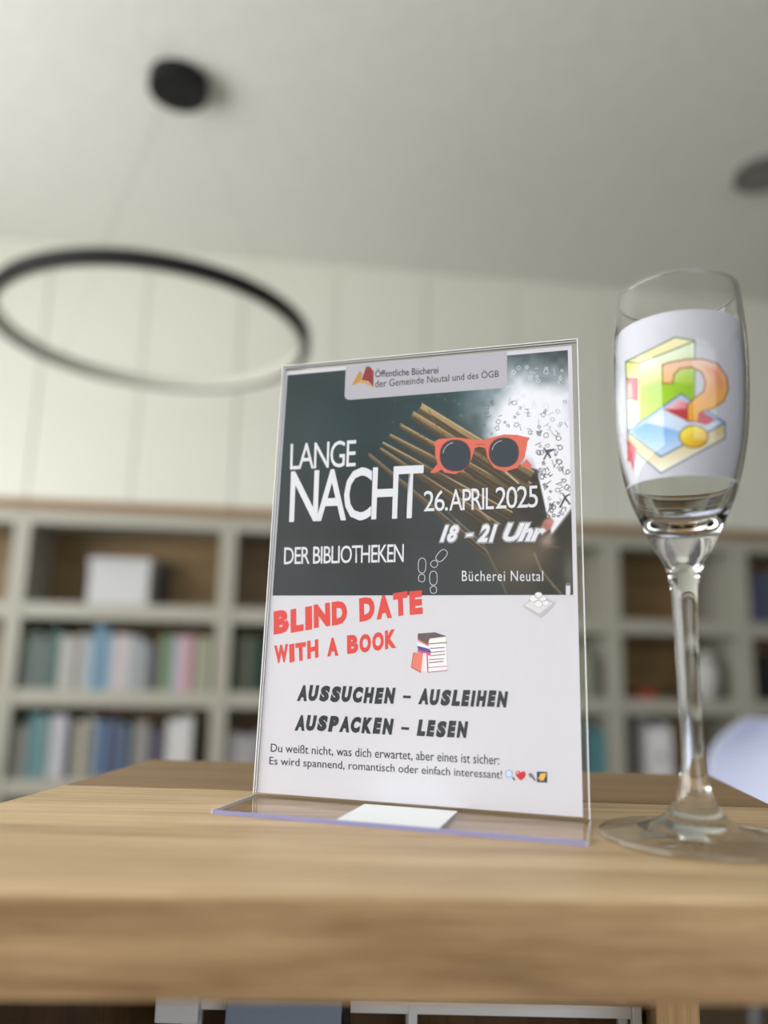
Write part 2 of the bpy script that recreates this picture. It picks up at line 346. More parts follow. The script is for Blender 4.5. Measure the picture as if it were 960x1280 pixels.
# ---- painter for printed pictures (vertex colours on a fine grid)
def vnoise(x, y, s, seed):
    g_ = np.random.default_rng(seed).random((64, 64)); x = x / s; y = y / s
    i = np.floor(x).astype(int); j = np.floor(y).astype(int); a = x - i; b = y - j; a = a * a * (3 - 2 * a); b = b * b * (3 - 2 * b)
    G = lambda p, q: g_[p % 64, q % 64]
    return (G(i, j) * (1 - a) * (1 - b) + G(i + 1, j) * a * (1 - b) + G(i, j + 1) * (1 - a) * b + G(i + 1, j + 1) * a * b)
class Pic:
    def __init__(s, X, Y, rgb): s.X, s.Y = X, Y; s.C = np.tile(np.array(rgb, float), (len(X), 1))
    def cover(s, pts, soft):
        pts = np.array(pts, float); bb = (s.X > pts[:, 0].min() - 3 * soft) & (s.X < pts[:, 0].max() + 3 * soft) & (s.Y > pts[:, 1].min() - 3 * soft) & (s.Y < pts[:, 1].max() + 3 * soft)
        x, y = s.X[bb], s.Y[bb]; d = np.full(len(x), 1e9); ins = np.zeros(len(x), bool)
        for (x0, y0), (x1, y1) in zip(pts, np.roll(pts, -1, 0)):
            dx, dy = x1 - x0, y1 - y0; t = np.clip(((x - x0) * dx + (y - y0) * dy) / (dx * dx + dy * dy + 1e-9), 0, 1)
            d = np.minimum(d, np.hypot(x - x0 - t * dx, y - y0 - t * dy))
            if y0 != y1: ins ^= ((y0 > y) != (y1 > y)) & (x < x0 + (y - y0) / (y1 - y0) * dx)
        return bb, np.clip(.5 + np.where(ins, d, -d) / (2 * soft), 0, 1)
    def poly(s, pts, rgb, soft=.6, a=1.0):
        bb, k = s.cover(pts, soft); col = rgb(s.X[bb], s.Y[bb]) if callable(rgb) else np.array(rgb, float)
        k = (k * a)[:, None]; s.C[bb] = s.C[bb] * (1 - k) + col * k
    def line(s, pts, wd, rgb, soft=.5, a=1.0, closed=False):
        pts = list(pts) + ([pts[0]] if closed else [])
        for i in range(len(pts) - 1):
            (x0, y0), (x1, y1) = pts[i], pts[i + 1]; r = wd / 2 + 2 * soft
            bb = (s.X > min(x0, x1) - r) & (s.X < max(x0, x1) + r) & (s.Y > min(y0, y1) - r) & (s.Y < max(y0, y1) + r)
            x, y = s.X[bb], s.Y[bb]; dx, dy = x1 - x0, y1 - y0
            t = np.clip(((x - x0) * dx + (y - y0) * dy) / (dx * dx + dy * dy + 1e-9), 0, 1)
            k = (np.clip(.5 + (wd / 2 - np.hypot(x - x0 - t * dx, y - y0 - t * dy)) / (2 * soft), 0, 1) * a)[:, None]
            s.C[bb] = s.C[bb] * (1 - k) + np.array(rgb, float) * k
    def glow(s, cx, cy, rx, ry, rgb, a, pw=2.0, rot=0):
        x, y = s.X - cx, s.Y - cy; u = x * math.cos(rot) + y * math.sin(rot); v = -x * math.sin(rot) + y * math.cos(rot)
        k = (a * np.exp(-((u / rx) ** 2 + (v / ry) ** 2) ** (pw / 2)))[:, None]; s.C = s.C * (1 - k) + np.array(rgb, float) * k
def lgrad(c0, c1, p0, p1):
    p0, p1 = np.array(p0, float), np.array(p1, float); d = p1 - p0; c0, c1 = np.array(c0, float), np.array(c1, float)
    return lambda x, y: c0 + (c1 - c0) * np.clip(((x - p0[0]) * d[0] + (y - p0[1]) * d[1]) / (d @ d), 0, 1)[:, None]
def gridmesh(name, P, nx, ny, C, m, parent, origin, mask=None):
    me = bpy.data.meshes.new(name); P = np.asarray(P) - np.array(origin)
    i = np.arange(nx - 1)[None, :] + nx * np.arange(ny - 1)[:, None]
    F = np.stack([i, i + 1, i + nx + 1, i + nx], -1).reshape(-1, 4)
    me.vertices.add(len(P)); me.vertices.foreach_set('co', P.astype(np.float32).ravel())
    me.loops.add(F.size); me.loops.foreach_set('vertex_index', F.astype(np.int32).ravel())
    me.polygons.add(len(F)); me.polygons.foreach_set('loop_start', (np.arange(len(F)) * 4).astype(np.int32))
    me.update(calc_edges=True); me.validate()
    at = me.color_attributes.new('print', 'FLOAT_COLOR', 'POINT')
    A = np.concatenate([lin(np.clip(C, 0, 255)), np.ones((len(C), 1))], 1).astype(np.float32); at.data.foreach_set('color', A.ravel())
    me.materials.append(m); ob = bpy.data.objects.new(name, me); COL.objects.link(ob); ob.parent = parent; return ob

# ---- the dark picture
NX, NY = 430, 350
gx, gy = np.meshgrid(np.linspace(2.3, 147.3, NX), np.linspace(94.0, 211.4, NY))
gx, gy = gx.ravel(), gy.ravel()
P3 = np.array(SO0)[None] + np.outer(gx * .001, np.array(EX)) + np.outer(gy * .001, np.array(EY)) + .00003 * np.array(EN)[None]
X, Y = px_of(P3)
pc = Pic(X, Y, (38, 50, 54))
pc.glow(430, 520, 130, 90, (36, 58, 62), .8); pc.glow(420, 700, 160, 80, (46, 49, 52), .9); pc.glow(600, 480, 90, 60, (40, 72, 76), .7)
n1 = vnoise(X, Y, 60, 1) * .5 + vnoise(X, Y, 25, 2) * .3 + vnoise(X, Y, 9, 3) * .2
pc.C *= (0.86 + .28 * n1)[:, None]
# glow of the open book
x_, y_ = X - 672, Y - 545; dist = np.hypot(x_ / 1.0, y_ / 1.15)
g_ = np.clip(1.22 - dist / 100 + (n1 - .5) * 1.15, 0, 1) ** 1.25 * (X > 560)
g_ *= np.clip((X - 560 - np.maximum(0, Y - 520) * .9) / 55, 0, 1)
pc.C = pc.C * (1 - g_[:, None]) + np.array((236, 240, 248)) * g_[:, None]
# cover and hand area
pc.poly([(560, 590), (668, 590), (690, 680), (716, 690), (716, 745), (640, 745), (585, 660), (520, 610)], (52, 49, 44), 6)
pc.poly([(625, 500), (650, 478), (712, 490), (714, 636), (692, 668), (684, 655), (668, 583), (610, 545)], (240, 241, 248), 10)
pc.poly([(664, 560), (713, 540), (714, 634), (690, 667), (684, 652)], (241, 241, 247), 1.2)
pc.poly([(663, 585), (671, 587), (688, 664), (680, 672), (648, 640)], (42, 38, 34), 1)
# page blocks, fanned
def strip(tip, far, w0, w1, c0, c1, edge=(206, 178, 128)):
    tx, ty = tip; fx, fy = far; dx, dy = fx - tx, fy - ty; l = math.hypot(dx, dy); nx, ny = -dy / l, dx / l
    pc.poly([(tx, ty), (fx, fy), (fx + nx * w1, fy + ny * w1), (tx + nx * w0, ty + ny * w0)], lgrad(c0, c1, tip, far), .7)
    pc.poly([(tx + nx * w0 * .5, ty + ny * w0 * .5), (fx + nx * w1 * .42, fy + ny * w1 * .42), (fx + nx * w1, fy + ny * w1), (tx + nx * w0, ty + ny * w0)], (40, 34, 26), .9, .72)
    pc.line([(tx + nx * w0 * .6, ty + ny * w0 * .6), (fx + nx * w1 * .7, fy + ny * w1 * .7)], 1.1, (124, 104, 74), .6, .7)
    pc.line([(tx, ty), (fx, fy)], 1.5, edge, .6, .9)
strip((462, 567), (610, 690), 4, 8, (120, 104, 80), (50, 46, 40), (140, 122, 98))
strip((476, 560), (625, 655), 3, 16, (120, 98, 62), (72, 60, 42), (180, 160, 124))
strip((479, 553), (640, 640), 3, 14, (110, 88, 54), (76, 62, 40), (206, 188, 152))
strip((488, 543), (650, 625), 4, 16, (128, 108, 74), (76, 64, 46), (196, 172, 130))
strip((501, 530), (658, 618), 5, 19, (140, 118, 80), (84, 72, 50), (200, 174, 130))
strip((517, 515), (664, 604), 8, 20, (150, 126, 86), (98, 84, 58), (208, 182, 136))
strip((528, 505), (668, 590), 12, 18, (176, 150, 104), (116, 98, 68), (212, 188, 142))
for a, b, k in (((540, 520), (660, 600), .8), ((520, 545), (640, 625), .7), ((500, 560), (640, 650), .6), ((530, 560), (600, 612), .7), ((560, 560), (650, 612), .6), ((490, 566), (560, 618), .6)):
    pc.line([a, b], 2.2, (58, 46, 30), .9, k)
pc.line([(575, 612), (612, 650)], 2, (190, 160, 110), .8, .7); pc.line([(632, 590), (648, 604)], 2, (220, 200, 160), .6, .9)
for _ in range(90):
    t = rng.random(); s_ = rng.random(); cx, cy = 500 + 150 * t, 525 + 90 * t + 34 * (s_ - .5)
    a = rng.random() * PI; pc.line([(cx, cy), (cx + 2.4 * math.cos(a), cy + 2.4 * math.sin(a))], .8, (44, 36, 26), .4, .8)
pc.line([(536, 512), (548, 538), (575, 552)], 1.4, (120, 92, 54), .6, .8)
# hand, sleeve, cover edge
pc.poly([(716, 636), (688, 672), (668, 690), (672, 745), (716, 745)], (40, 36, 32), 2)
pc.glow(660, 694, 26, 18, (120, 106, 84), .7); pc.glow(640, 706, 40, 26, (88, 78, 60), .6)
pc.glow(684, 676, 9, 9, (190, 168, 148), .7)
pc.poly([(680, 650), (688, 646), (692, 652), (688, 662), (678, 668), (673, 664)], (172, 112, 100), 1.6)
pc.glow(687, 652, 5, 5, (205, 150, 140), .6)
pc.line([(668, 692), (676, 712), (692, 732), (704, 745)], 2.4, (134, 122, 100), 1.2, .8)
pc.glow(712, 715, 8, 26, (120, 116, 108), .6); pc.line([(570, 650), (604, 680), (625, 722), (634, 745)], 1.6, (120, 110, 88), .9, .8)
pc.line([(604, 680), (560, 640)], 1.2, (150, 138, 112), .8, .6); pc.line([(676, 690), (684, 683), (700, 684)], 1.6, (110, 96, 78), .9, .7)
# faint vertical reflection painted into the print; darker level band at left
pc.C *= (1 + .05 * np.exp(-((X - 576) / 3.0) ** 2) - .12 * np.exp(-(((Y - 668) / 8) ** 2)) * (X < 560))[:, None]
# flying letters, dark on the glow and light on the dark
for i in range(165):
    if i < 100:
        cx, cy = 668 + 44 * rng.random(), 500 + 165 * rng.random() ** .8
        if cx < 664 + max(0, cy - 585) * .28: continue
        if cy > 640 and cx > 745 - (cy - 600) * .9: continue
        col = (72, 72, 80) if rng.random() < .6 else (140, 140, 148); sz = 1.2 + 2.2 * rng.random(); al = min(1, .35 + (cy - 500) / 130)
    elif i < 132:
        cx, cy = 590 + 75 * rng.random(), 500 + 45 * rng.random(); col = (84, 92, 98); sz = 1.2 + 1.8 * rng.random(); al = .6
    else:
        cx, cy = 632 + 76 * rng.random(), 455 + 55 * rng.random(); col = (214, 224, 230); sz = 1.3 + 2.2 * rng.random(); al = .75
    ang = rng.random() * 6.28; k = rng.integers(0, 4); c_, s_ = math.cos(ang), math.sin(ang)
    def T(q): return [(cx + sz * (a * c_ - b * s_), cy + sz * (a * s_ + b * c_)) for a, b in q]
    if k == 0: pc.line(T([(math.cos(t) * .9, math.sin(t)) for t in np.linspace(0, 6.3, 9)]), .9, col, .35, al)
    elif k == 1: pc.line(T([(-1, -1), (-1, 1.2)]), .9, col, .35, al); pc.line(T([(-1, 0), (.6, -.8), (.8, 1)]), .9, col, .35, al)
    elif k == 2: pc.line(T([(-1.2, 0), (1.2, .3)]), 1.0, col, .35, al)
    else: pc.line(T([(.9, -.6), (0, -1), (-.8, 0), (0, 1), (.9, .7), (.9, -1.4)]), .9, col, .35, al)
for q in (((680, 560), (688, 572), (684, 563), (692, 562), (684, 566), (680, 574)), ((704, 618), (712, 630), (706, 622), (700, 634), (708, 620), (712, 618))):
    pc.line(list(q), 1.8, (50, 50, 54), .5, .9)
for i in range(46):
    cx, cy = 480 + 160 * rng.random(), 470 + 60 * rng.random(); pc.glow(cx, cy, 1.0, 1.0, (170, 190, 196), .5 * rng.random())
pic = gridmesh('picture', P3, NX, NY, pc.C, printed('picture_print'), po, POI)
pic['label'] = 'dark printed picture of a fanned open book'

# ---- logo tab
def rrect(x0, y0, x1, y1, r=3):
    o = [(x0, y1), (x0, y0 + r)]
    o += [(x0 + r - r * math.cos(t), y0 + r - r * math.sin(t)) for t in np.linspace(.2, PI / 2, 5)]
    o += [(x1 - r + r * math.sin(t), y0 + r - r * math.cos(t)) for t in np.linspace(0, PI / 2, 6)]
    return o + [(x1, y1)]
V = [sm(x, y, .06) for x, y in rrect(35, 194.6, 118.4, 213.4)]
tab = onp(V, [tuple(range(len(V)))], 'logo_tab', inkm((184, 182, 190)))
L3 = lambda x, y: (430 + x / 4.571, 435 + y / 4.571)
shape('emblem', [[L3(*p) for p in ((45, 214), (88, 133), (104, 140), (98, 182), (70, 205))]], (190, 138, 60), 3, tab)
shape('emblem', [[L3(*p) for p in ((100, 182), (128, 106), (148, 106), (170, 135), (168, 222), (140, 190))]], (142, 52, 52), 3, tab)
shape('emblem', [[L3(*p) for p in ((45, 214), (98, 182), (130, 190), (168, 222), (165, 228), (128, 206), (98, 198))]], (200, 160, 90), 4, tab)
DK = (52, 52, 58); WH = (226, 228, 234)
text('Öffentliche Bücherei', [(469, 461.5), (548, 456), (548, 466.9), (469, 472)], DK, 3, .012, parent=tab)
text('der Gemeinde Neutal und des ÖGB', [(469, 473.3), (623.6, 461), (623.6, 471.3), (469, 484.6)], DK, 3, .004, parent=tab)
# ---- white lettering
text('LANGE', [(363.5, 554.8), (445.6, 549.6), (444.5, 583.3), (362.6, 587.5)], WH, 4, .002, space=.86)
text('NACHT', [(364, 588.6), (529.8, 580.4), (527.5, 648.2), (361.5, 653.4)], WH, 4, .010, space=.82)
text('DER BIBLIOTHEKEN', [(355.5, 684.2), (505, 679.8), (504.6, 702.8), (355, 705.6)], WH, 4, .004, space=.88)
for wd_, xa, xb in (('26.', 529.8, 560.0), ('APRIL', 561.6, 617.4), ('2025', 619.5, 672.5)):
    yt = lambda x: 613.8 - (x - 529.8) * .052; yb = lambda x: 639.6 - (x - 529.8) * .037
    text(wd_, [(xa, yt(xa)), (xb, yt(xb)), (xb, yb(xb)), (xa, yb(xa))], WH, 4, .002, space=.86)
text('Bücherei Neutal', [(577.5, 713.5), (679, 713.5), (679, 726.5), (577.5, 726.5)], WH, 4, .001, space=1.12)
for (dx, al, bo, ly) in ((2.2, .28, .10, 3), (1.1, .35, .07, 3.4), (0, 1, .04, 4)):
    for wd_, xa, xb, ya, yb_ in (('18', 550, 573.6, 656.5, 677.5), ('21', 597, 622, 655.5, 677.5), ('Uhr', 629, 682, 654, 676.6)):
        text(wd_, [(xa - dx, ya - dx), (xb + dx, ya - dx), (xb + dx, yb_ + dx), (xa - dx, yb_ + dx)], WH, ly, bo, shear=.42, alpha=al, space=1.0,
             name='lettering' if al == 1 else 'lettering_halo')
    shape('lettering' if al == 1 else 'lettering_halo', [[(583.5 - dx, 667.5 - dx), (591.5 + dx, 666.5 - dx), (590.5 + dx, 670 + dx), (582.5 - dx, 671 + dx)]], WH, ly, alpha=al)
# ---- footprints (outlined)
def foot(cx, cy, h, wd, rot):
    def T(q): return [(cx + a * math.cos(rot) - b * math.sin(rot), cy + a * math.sin(rot) + b * math.cos(rot)) for a, b in q]
    sole = T([(a, b - h * .2) for a, b in ell(0, 0, wd / 2, h * .31, 0, 22, p=.75)]); heel = T([(a, b + h * .32) for a, b in ell(0, 0, wd * .42, h * .16, 0, 16, p=.8)])
    return ribbon(sole, .9, True) + ribbon(heel, .9, True)
for a in ((527.5, 713, 30, 9.5, .03), (548.5, 698.5, 27, 10, .72), (541.8, 728.3, 28, 9.5, .0)): shape('footprint', foot(*a), (206, 210, 214), 4)
# ---- sunglasses
OR = (222, 108, 88)
G3 = lambda x, y: (420 + x / 3.097, 430 + y / 3.097)
gp = [(378, 380), (400, 368), (470, 362), (528, 370), (570, 372), (606, 362), (650, 350), (700, 352), (752, 364), (742, 376), (738, 400), (730, 440), (700, 480), (655, 494), (612, 480), (586, 440), (578, 402), (552, 398), (536, 404), (524, 450), (496, 488), (460, 504), (420, 498), (394, 468), (384, 430), (384, 396)]
sg = shape('sunglasses', [[G3(*p) for p in gp]], OR, 3)
shape('temple_arm', [[G3(*p) for p in ((364, 498), (396, 462), (412, 484), (384, 500))]], OR, 3, sg)
shape('temple_arm', [[G3(*p) for p in ((738, 446), (758, 470), (752, 484), (716, 474))]], OR, 3, sg)
for cx, cy, rx, ry in ((462, 432, 58, 60), (650, 420, 56, 56)):
    shape('lens', [[G3(*p) for p in ell(cx, cy, rx + 3, ry + 2, 0, 30, p=.88)]], (150, 62, 52), 4, sg)
    shape('lens', [[G3(*p) for p in ell(cx, cy, rx, ry, 0, 30, p=.88)]], (42, 56, 68), 5, sg)
    shape('lens_glint', ribbon([G3(*p) for p in ell(cx - 2, cy - 2, rx - 12, ry - 12, 0, 10, PI * 1.05, PI * 1.5)], .9), (200, 190, 186), 6, sg)
shape('bridge_line', ribbon([G3(540, 388), G3(575, 388)], .7) + ribbon([G3(540, 418), G3(580, 408)], .9), (120, 56, 48), 4, sg)
# ---- white half
RD = (222, 74, 68)
def capline(words, quad, rgb, layer, bold, jit=1.2, shear=0.0, rough=True):
    """each letter set separately, upright heavy capitals with an uneven baseline"""
    TL, TR, BR, BL = [np.array(a, float) for a in quad]
    wd = {' ': .62, 'I': .50, 'W': 1.22, 'M': 1.2, '-': .8, 'N': 1.06, 'O': 1.04, 'L': .86, 'E': .86, 'T': .95}
    tot = sum(wd.get(ch, 1.0) for ch in words); x = 0
    for i, ch in enumerate(words):
        w_ = wd.get(ch, 1.0); s0, s1 = (x + .05) / tot, (x + w_ - .05) / tot; x += w_
        if ch == ' ': continue
        j = (random.random() - .5) * jit; r = (random.random() - .5) * jit * .8
        q = [TL + (TR - TL) * s0, TL + (TR - TL) * s1, BL + (BR - BL) * s1, BL + (BR - BL) * s0]
        q = [a + np.array((0, j + (r if k in (1, 2) else -r) * .5)) for k, a in enumerate(q)]
        if ch == '-':
            q = [q[0] * .52 + q[3] * .48, q[1] * .52 + q[2] * .48, q[1] * .36 + q[2] * .64, q[0] * .36 + q[3] * .64]
            shape('lettering', [[tuple(a) for a in q]], rgb, layer)
        else: text(ch, q, rgb, layer + .35 * (i % 3), bold, shear)
capline('BLIND DATE', [(341, 764.5), (528.5, 737), (529.6, 766.5), (341, 793.8)], RD, 3, .07, 2.2)
capline('WITH A BOOK', [(342, 807), (495.8, 787), (496, 810.5), (342.5, 829.6)], RD, 3, .058, 1.8)
BKI = (44, 50, 54)
capline('AUSSUCHEN - AUSLEIHEN', [(372.3, 856), (636, 864), (634.6, 884.4), (370.3, 876)], BKI, 3, .08, 1.0, .12)
capline('AUSPACKEN - LESEN', [(369.3, 893.2), (586, 902), (584.7, 923), (367.3, 912.8)], BKI, 3, .08, 1.0, .12)
text('Du weißt nicht, was dich erwartet, aber eines ist sicher:', [(338.6, 929.3), (624, 943.5), (624, 958), (338.4, 941.3)], (50, 52, 58), 3, .002)
text('Es wird spannend, romantisch oder einfach interessant!', [(336.9, 945.7), (627.5, 963), (627.5, 976.8), (336.6, 958.6)], (50, 52, 58), 3, .002)
# ---- small printed icons
B6 = lambda x, y: (500 + x / 13.71, 780 + y / 13.71)
def bi(pts, rgb, ly, nm='book_icon'): shape(nm, [[B6(*p) for p in pts]], rgb, ly)
bi([(470, 330), (790, 290), (810, 790), (480, 830)], (246, 240, 242), 3)
bi([(305, 165), (600, 140), (800, 210), (505, 250), (490, 300), (490, 350), (305, 250)], (104, 86, 88), 4)
bi([(520, 255), (790, 225), (790, 310), (510, 330), (500, 290)], (250, 246, 240), 5)
bi([(300, 275), (305, 250), (490, 345), (500, 385)], (206, 104, 84), 4)
bi([(295, 315), (500, 385), (510, 425), (295, 372)], (246, 246, 252), 4)
bi([(295, 372), (510, 430), (540, 490), (400, 470), (310, 440)], (88, 78, 152), 4)
bi([(300, 440), (520, 480), (530, 545), (440, 530), (300, 480)], (214, 90, 130), 3.5)
bi([(230, 485), (395, 505), (355, 825), (190, 740)], (232, 128, 112), 4)
bi([(395, 505), (450, 500), (470, 820), (365, 800)], (248, 230, 230), 4)
for (a, b, cc) in (((505, 340), (800, 318), (80, 66, 68)), ((520, 420), (765, 402), (104, 100, 108)), ((520, 488), (765, 465), (104, 100, 108)), ((530, 545), (770, 518), (120, 100, 110)), ((500, 612), (750, 595), (130, 110, 120)), ((500, 665), (740, 640), (90, 84, 90)), ((480, 748), (800, 722), (190, 120, 140)), ((480, 828), (810, 792), (190, 120, 140)), ((470, 545), (480, 828), (150, 90, 120)), ((235, 490), (195, 740), (196, 96, 84)), ((195, 742), (355, 828), (180, 80, 72))):
    shape('book_icon', ribbon([B6(*a), B6(*b)], 1.0), cc, 6)
E6 = lambda x, y: (620 + x / 12, 950 + y / 12)
shape('magnifier_icon', [[E6(*p) for p in ell(195, 205, 55, 60)]], (130, 170, 214), 3)
shape('magnifier_icon', [[E6(*p) for p in ell(195, 205, 42, 46)]], (206, 226, 250), 4)
shape('magnifier_icon', [[E6(*p) for p in ((240, 262), (258, 252), (290, 292), (270, 310))]], (64, 62, 80), 4)
shape('heart_icon', [[E6(*p) for p in ((372, 190), (400, 165), (440, 180), (448, 225), (425, 270), (375, 308), (345, 285), (300, 235), (294, 190), (320, 160), (350, 165))]], (208, 44, 56), 3)
shape('heart_icon', [[E6(*p) for p in ell(326, 192, 12, 14)]], (250, 220, 222), 4)
shape('pencil_icon', [[E6(*p) for p in ((485, 215), (515, 185), (550, 215), (600, 300), (585, 320), (530, 262), (505, 255))]], (128, 118, 130), 3)
shape('star_icon', [[E6(*p) for p in ((612, 172), (768, 178), (768, 340), (612, 334))]], (40, 60, 92), 3)
shape('star_icon', [[E6(*p) for p in ((660, 205), (750, 195), (742, 250), (722, 280), (716, 310), (690, 300), (664, 322), (660, 290), (626, 268), (655, 250))]], (244, 190, 72), 4)
P5 = lambda x, y: (520 + x / 4.571, 580 + y / 4.571)
shape('tray_icon', [[P5(*p) for p in ((605, 812), (650, 775), (700, 738), (800, 795), (715, 878), (690, 870))]], (196, 192, 196), 5)
shape('tray_icon', [[P5(*p) for p in ((620, 808), (690, 760), (780, 795), (705, 855))]], (224, 221, 224), 6)
for cx, cy, rr in ((672, 768, 24), (700, 750, 22), (725, 770, 20), (700, 800, 24), (740, 795, 20)): shape('tray_icon', [[P5(*p) for p in ell(cx, cy, rr, rr * .8, 0, 12)]], (240, 238, 240), 6.4); shape('tray_icon', ribbon([P5(*p) for p in ell(cx, cy, rr, rr * .8, 0, 12)], .5, True), (170, 166, 172), 6.8)
shape('flute_icon', [[P5(*p) for p in ((856, 690), (882, 690), (882, 740), (872, 760), (872, 800), (888, 806), (850, 806), (866, 800), (866, 760), (856, 740))]], (218, 216, 220), 5)
shape('flute_icon', [[P5(*p) for p in ((858, 680), (880, 680), (880, 696), (858, 696))]], (120, 116, 120), 6)

# ------------------------------------------------------------------ champagne flute
GX, GY = .121, .311
gdir = Vector((GX, GY, 0)).normalized(); gex = Vector((gdir.y, -gdir.x, 0))
def goff(z): return .0011 + max(0, z - .09) / .132 * .0030
outer = [(0, 0), (30, 0), (35.3, .25), (36.2, 1.0), (35.6, 1.9), (31, 2.5), (24, 3.6), (18, 5.0), (14.2, 6.6), (11.4, 8.6), (9.0, 11.6), (7.0, 15.5), (5.6, 20), (4.7, 26.5), (4.25, 37), (4.2, 48), (4.3, 60), (4.55, 76), (5.0, 90), (5.7, 98), (7.0, 103.5), (9.4, 108.5), (12.2, 113.6), (16.6, 123.5), (19.6, 130.5), (21.9, 137.5), (24.2, 147), (25.7, 156), (26.7, 166), (27.2, 177), (27.4, 189), (27.1, 200), (26.3, 211), (25.2, 221.2), (24.9, 221.9)]
inner = [(24.3, 221.9), (24.1, 221.2), (25.1, 211), (25.9, 200), (26.2, 189), (26.0, 177), (25.4, 166), (24.4, 156), (22.8, 147), (20.4, 137.5), (17.8, 130.5), (14.6, 125), (10.5, 121), (6, 118.8), (0, 118)]
def spl(pr, k=3):
    out = []
    for i in range(len(pr) - 1):
        p0 = pr[max(i - 1, 0)]; p1 = pr[i]; p2 = pr[i + 1]; p3 = pr[min(i + 2, len(pr) - 1)]
        for j in range(k):
            t = j / k; out.append(tuple(.5 * (2 * p1[a] + (p2[a] - p0[a]) * t + (2 * p0[a] - 5 * p1[a] + 4 * p2[a] - p3[a]) * t * t + (3 * p1[a] - p0[a] - 3 * p2[a] + p3[a]) * t ** 3) for a in (0, 1)))
    return out + [pr[-1]]
fl = thing('champagne_flute', 'tall clear champagne flute on the oak table right of the sign', 'glass', (GX, GY, TT + .0002))
def lathe_g(prof, m, name, n=96):
    b = MB(); v = []; f = []; k = len(prof)
    for r, z in prof:
        z *= .001; r = max(r, .01) * .001; o = gex * goff(z)
        v += [(o.x + r * math.cos(2 * PI * i / n), o.y + r * math.sin(2 * PI * i / n), z) for i in range(n)]
    for j in range(k - 1): f += [(j * n + i, j * n + (i + 1) % n, (j + 1) * n + (i + 1) % n, (j + 1) * n + i) for i in range(n)]
    f += [tuple(range(n - 1, -1, -1)), tuple((k - 1) * n + i for i in range(n))]
    ob = b.add(v, f).build(name, m, fl, smooth=True); return ob
full = spl(outer) + spl(inner)
SOLID = glassy('solid_glass', (.985, .99, .985), 1.5)
THIN = acrylic('thin_glass_wall', (.965, .97, .965), .5, .01, 2.6)
RIMG = acrylic('polished_glass_rim', (.86, .87, .86), 4.5, .03, 2.0)
FOOTG = acrylic('thin_glass_foot', (.93, .935, .93), .9, .02, .55)
gl = lathe_g(full, SOLID, 'glass_body'); gl.data.materials.append(THIN); gl.data.materials.append(FOOTG); gl.data.materials.append(RIMG)
for p in gl.data.polygons:
    zc = p.center.z
    rc = math.hypot(p.center.x, p.center.y)
    if zc > .2208 or (zc < .003 and rc > .0345): p.material_index = 3
    elif zc > .1365: p.material_index = 1
    elif (zc < .0040 and rc > .0195) or (zc < .0003 and rc > .015): p.material_index = 2

# ---- rolled paper label inside the bowl
lab = thing('paper_label', 'white paper label with book and question mark picture, rolled inside the flute', 'label', (GX, GY, TT + .135))
def inner_r(z):
    q = [(a, b) for b, a in [(r, zz) for r, zz in inner]]; q = sorted((zz, r) for zz, r in [(b_, a_) for a_, b_ in inner])
    return float(np.interp(z, [a for a, b in q], [b for a, b in q]))
NXL, NYL = 300, 240
th = np.linspace(-R(112), R(112), NXL); zz = np.linspace(137.8, 204.5, NYL)
rr = np.array([inner_r(z) - .35 for z in zz]) * .001
fd = -np.array(gdir)[:2]; sd = np.array(gex)[:2]; off = np.array([goff(z * .001) for z in zz])
PL = np.zeros((NYL, NXL, 3))
PL[..., 0] = GX + off[:, None] * sd[0] + rr[:, None] * (np.cos(th) * fd[0] + np.sin(th) * sd[0])
PL[..., 1] = GY + off[:, None] * sd[1] + rr[:, None] * (np.cos(th) * fd[1] + np.sin(th) * sd[1])
PL[..., 2] = (TT + .0002 + zz * .001)[:, None]
PL = PL.reshape(-1, 3); X, Y = px_of(PL); thf = np.tile(th, NYL)
X = np.where(np.abs(thf) > R(84), -999, X)
lp = Pic(X, Y, (204, 204, 215))
Q = lambda *pp: [(740 + a / 3.368, 320 + b / 3.368) for a, b in pp]
OG = (52, 92, 48)
lp.poly(Q((142, 445), (350, 342), (432, 356), (432, 600), (200, 700), (150, 740)), (176, 208, 60), .5)
lp.poly(Q((200, 450), (432, 358), (432, 600), (385, 580), (200, 690)), lgrad((236, 246, 222), (158, 200, 24), *Q((280, 430), (310, 590))), .5)
lp.poly(Q((205, 560), (300, 520), (430, 545), (430, 600), (385, 580), (205, 690)), lgrad((150, 196, 30), (196, 222, 60), *Q((300, 540), (240, 680))), 1.2, .8)
lp.poly(Q((142, 445), (200, 452), (202, 690), (150, 740)), lgrad((206, 222, 120), (246, 250, 230), *Q((160, 450), (160, 720))), .5)
lp.poly(Q((142, 445), (350, 342), (430, 356), (200, 452)), lgrad((236, 214, 160), (250, 240, 200), *Q((180, 450), (400, 350))), .5)
lp.poly(Q((146, 512), (194, 512), (194, 612), (150, 600)), (214, 70, 84), .7)
lp.poly(Q((150, 540), (168, 530), (172, 600), (152, 590)), (238, 160, 160), 1.2)
for q in (Q((142, 445), (350, 342), (432, 356)), Q((142, 445), (200, 452), (432, 358), (432, 600)), Q((142, 445), (150, 740))): lp.line(q, 1.3, OG, .5)
lp.poly(Q((148, 740), (375, 580), (560, 700), (560, 765), (290, 915), (150, 790)), (226, 216, 190), .5)
lp.poly(Q((148, 738), (375, 580), (560, 702), (290, 845)), (206, 222, 246), .5)
lp.poly(Q((160, 738), (230, 700), (360, 735), (420, 772), (290, 838)), lgrad((84, 150, 226), (196, 218, 246), *Q((230, 700), (300, 840))), 1)
lp.poly(Q((300, 640), (372, 600), (525, 690), (480, 712), (400, 690)), lgrad((244, 190, 196), (196, 48, 60), *Q((350, 610), (430, 690))), .6)
lp.poly(Q((300, 645), (400, 645), (470, 700), (400, 695)), (190, 50, 60), .8)
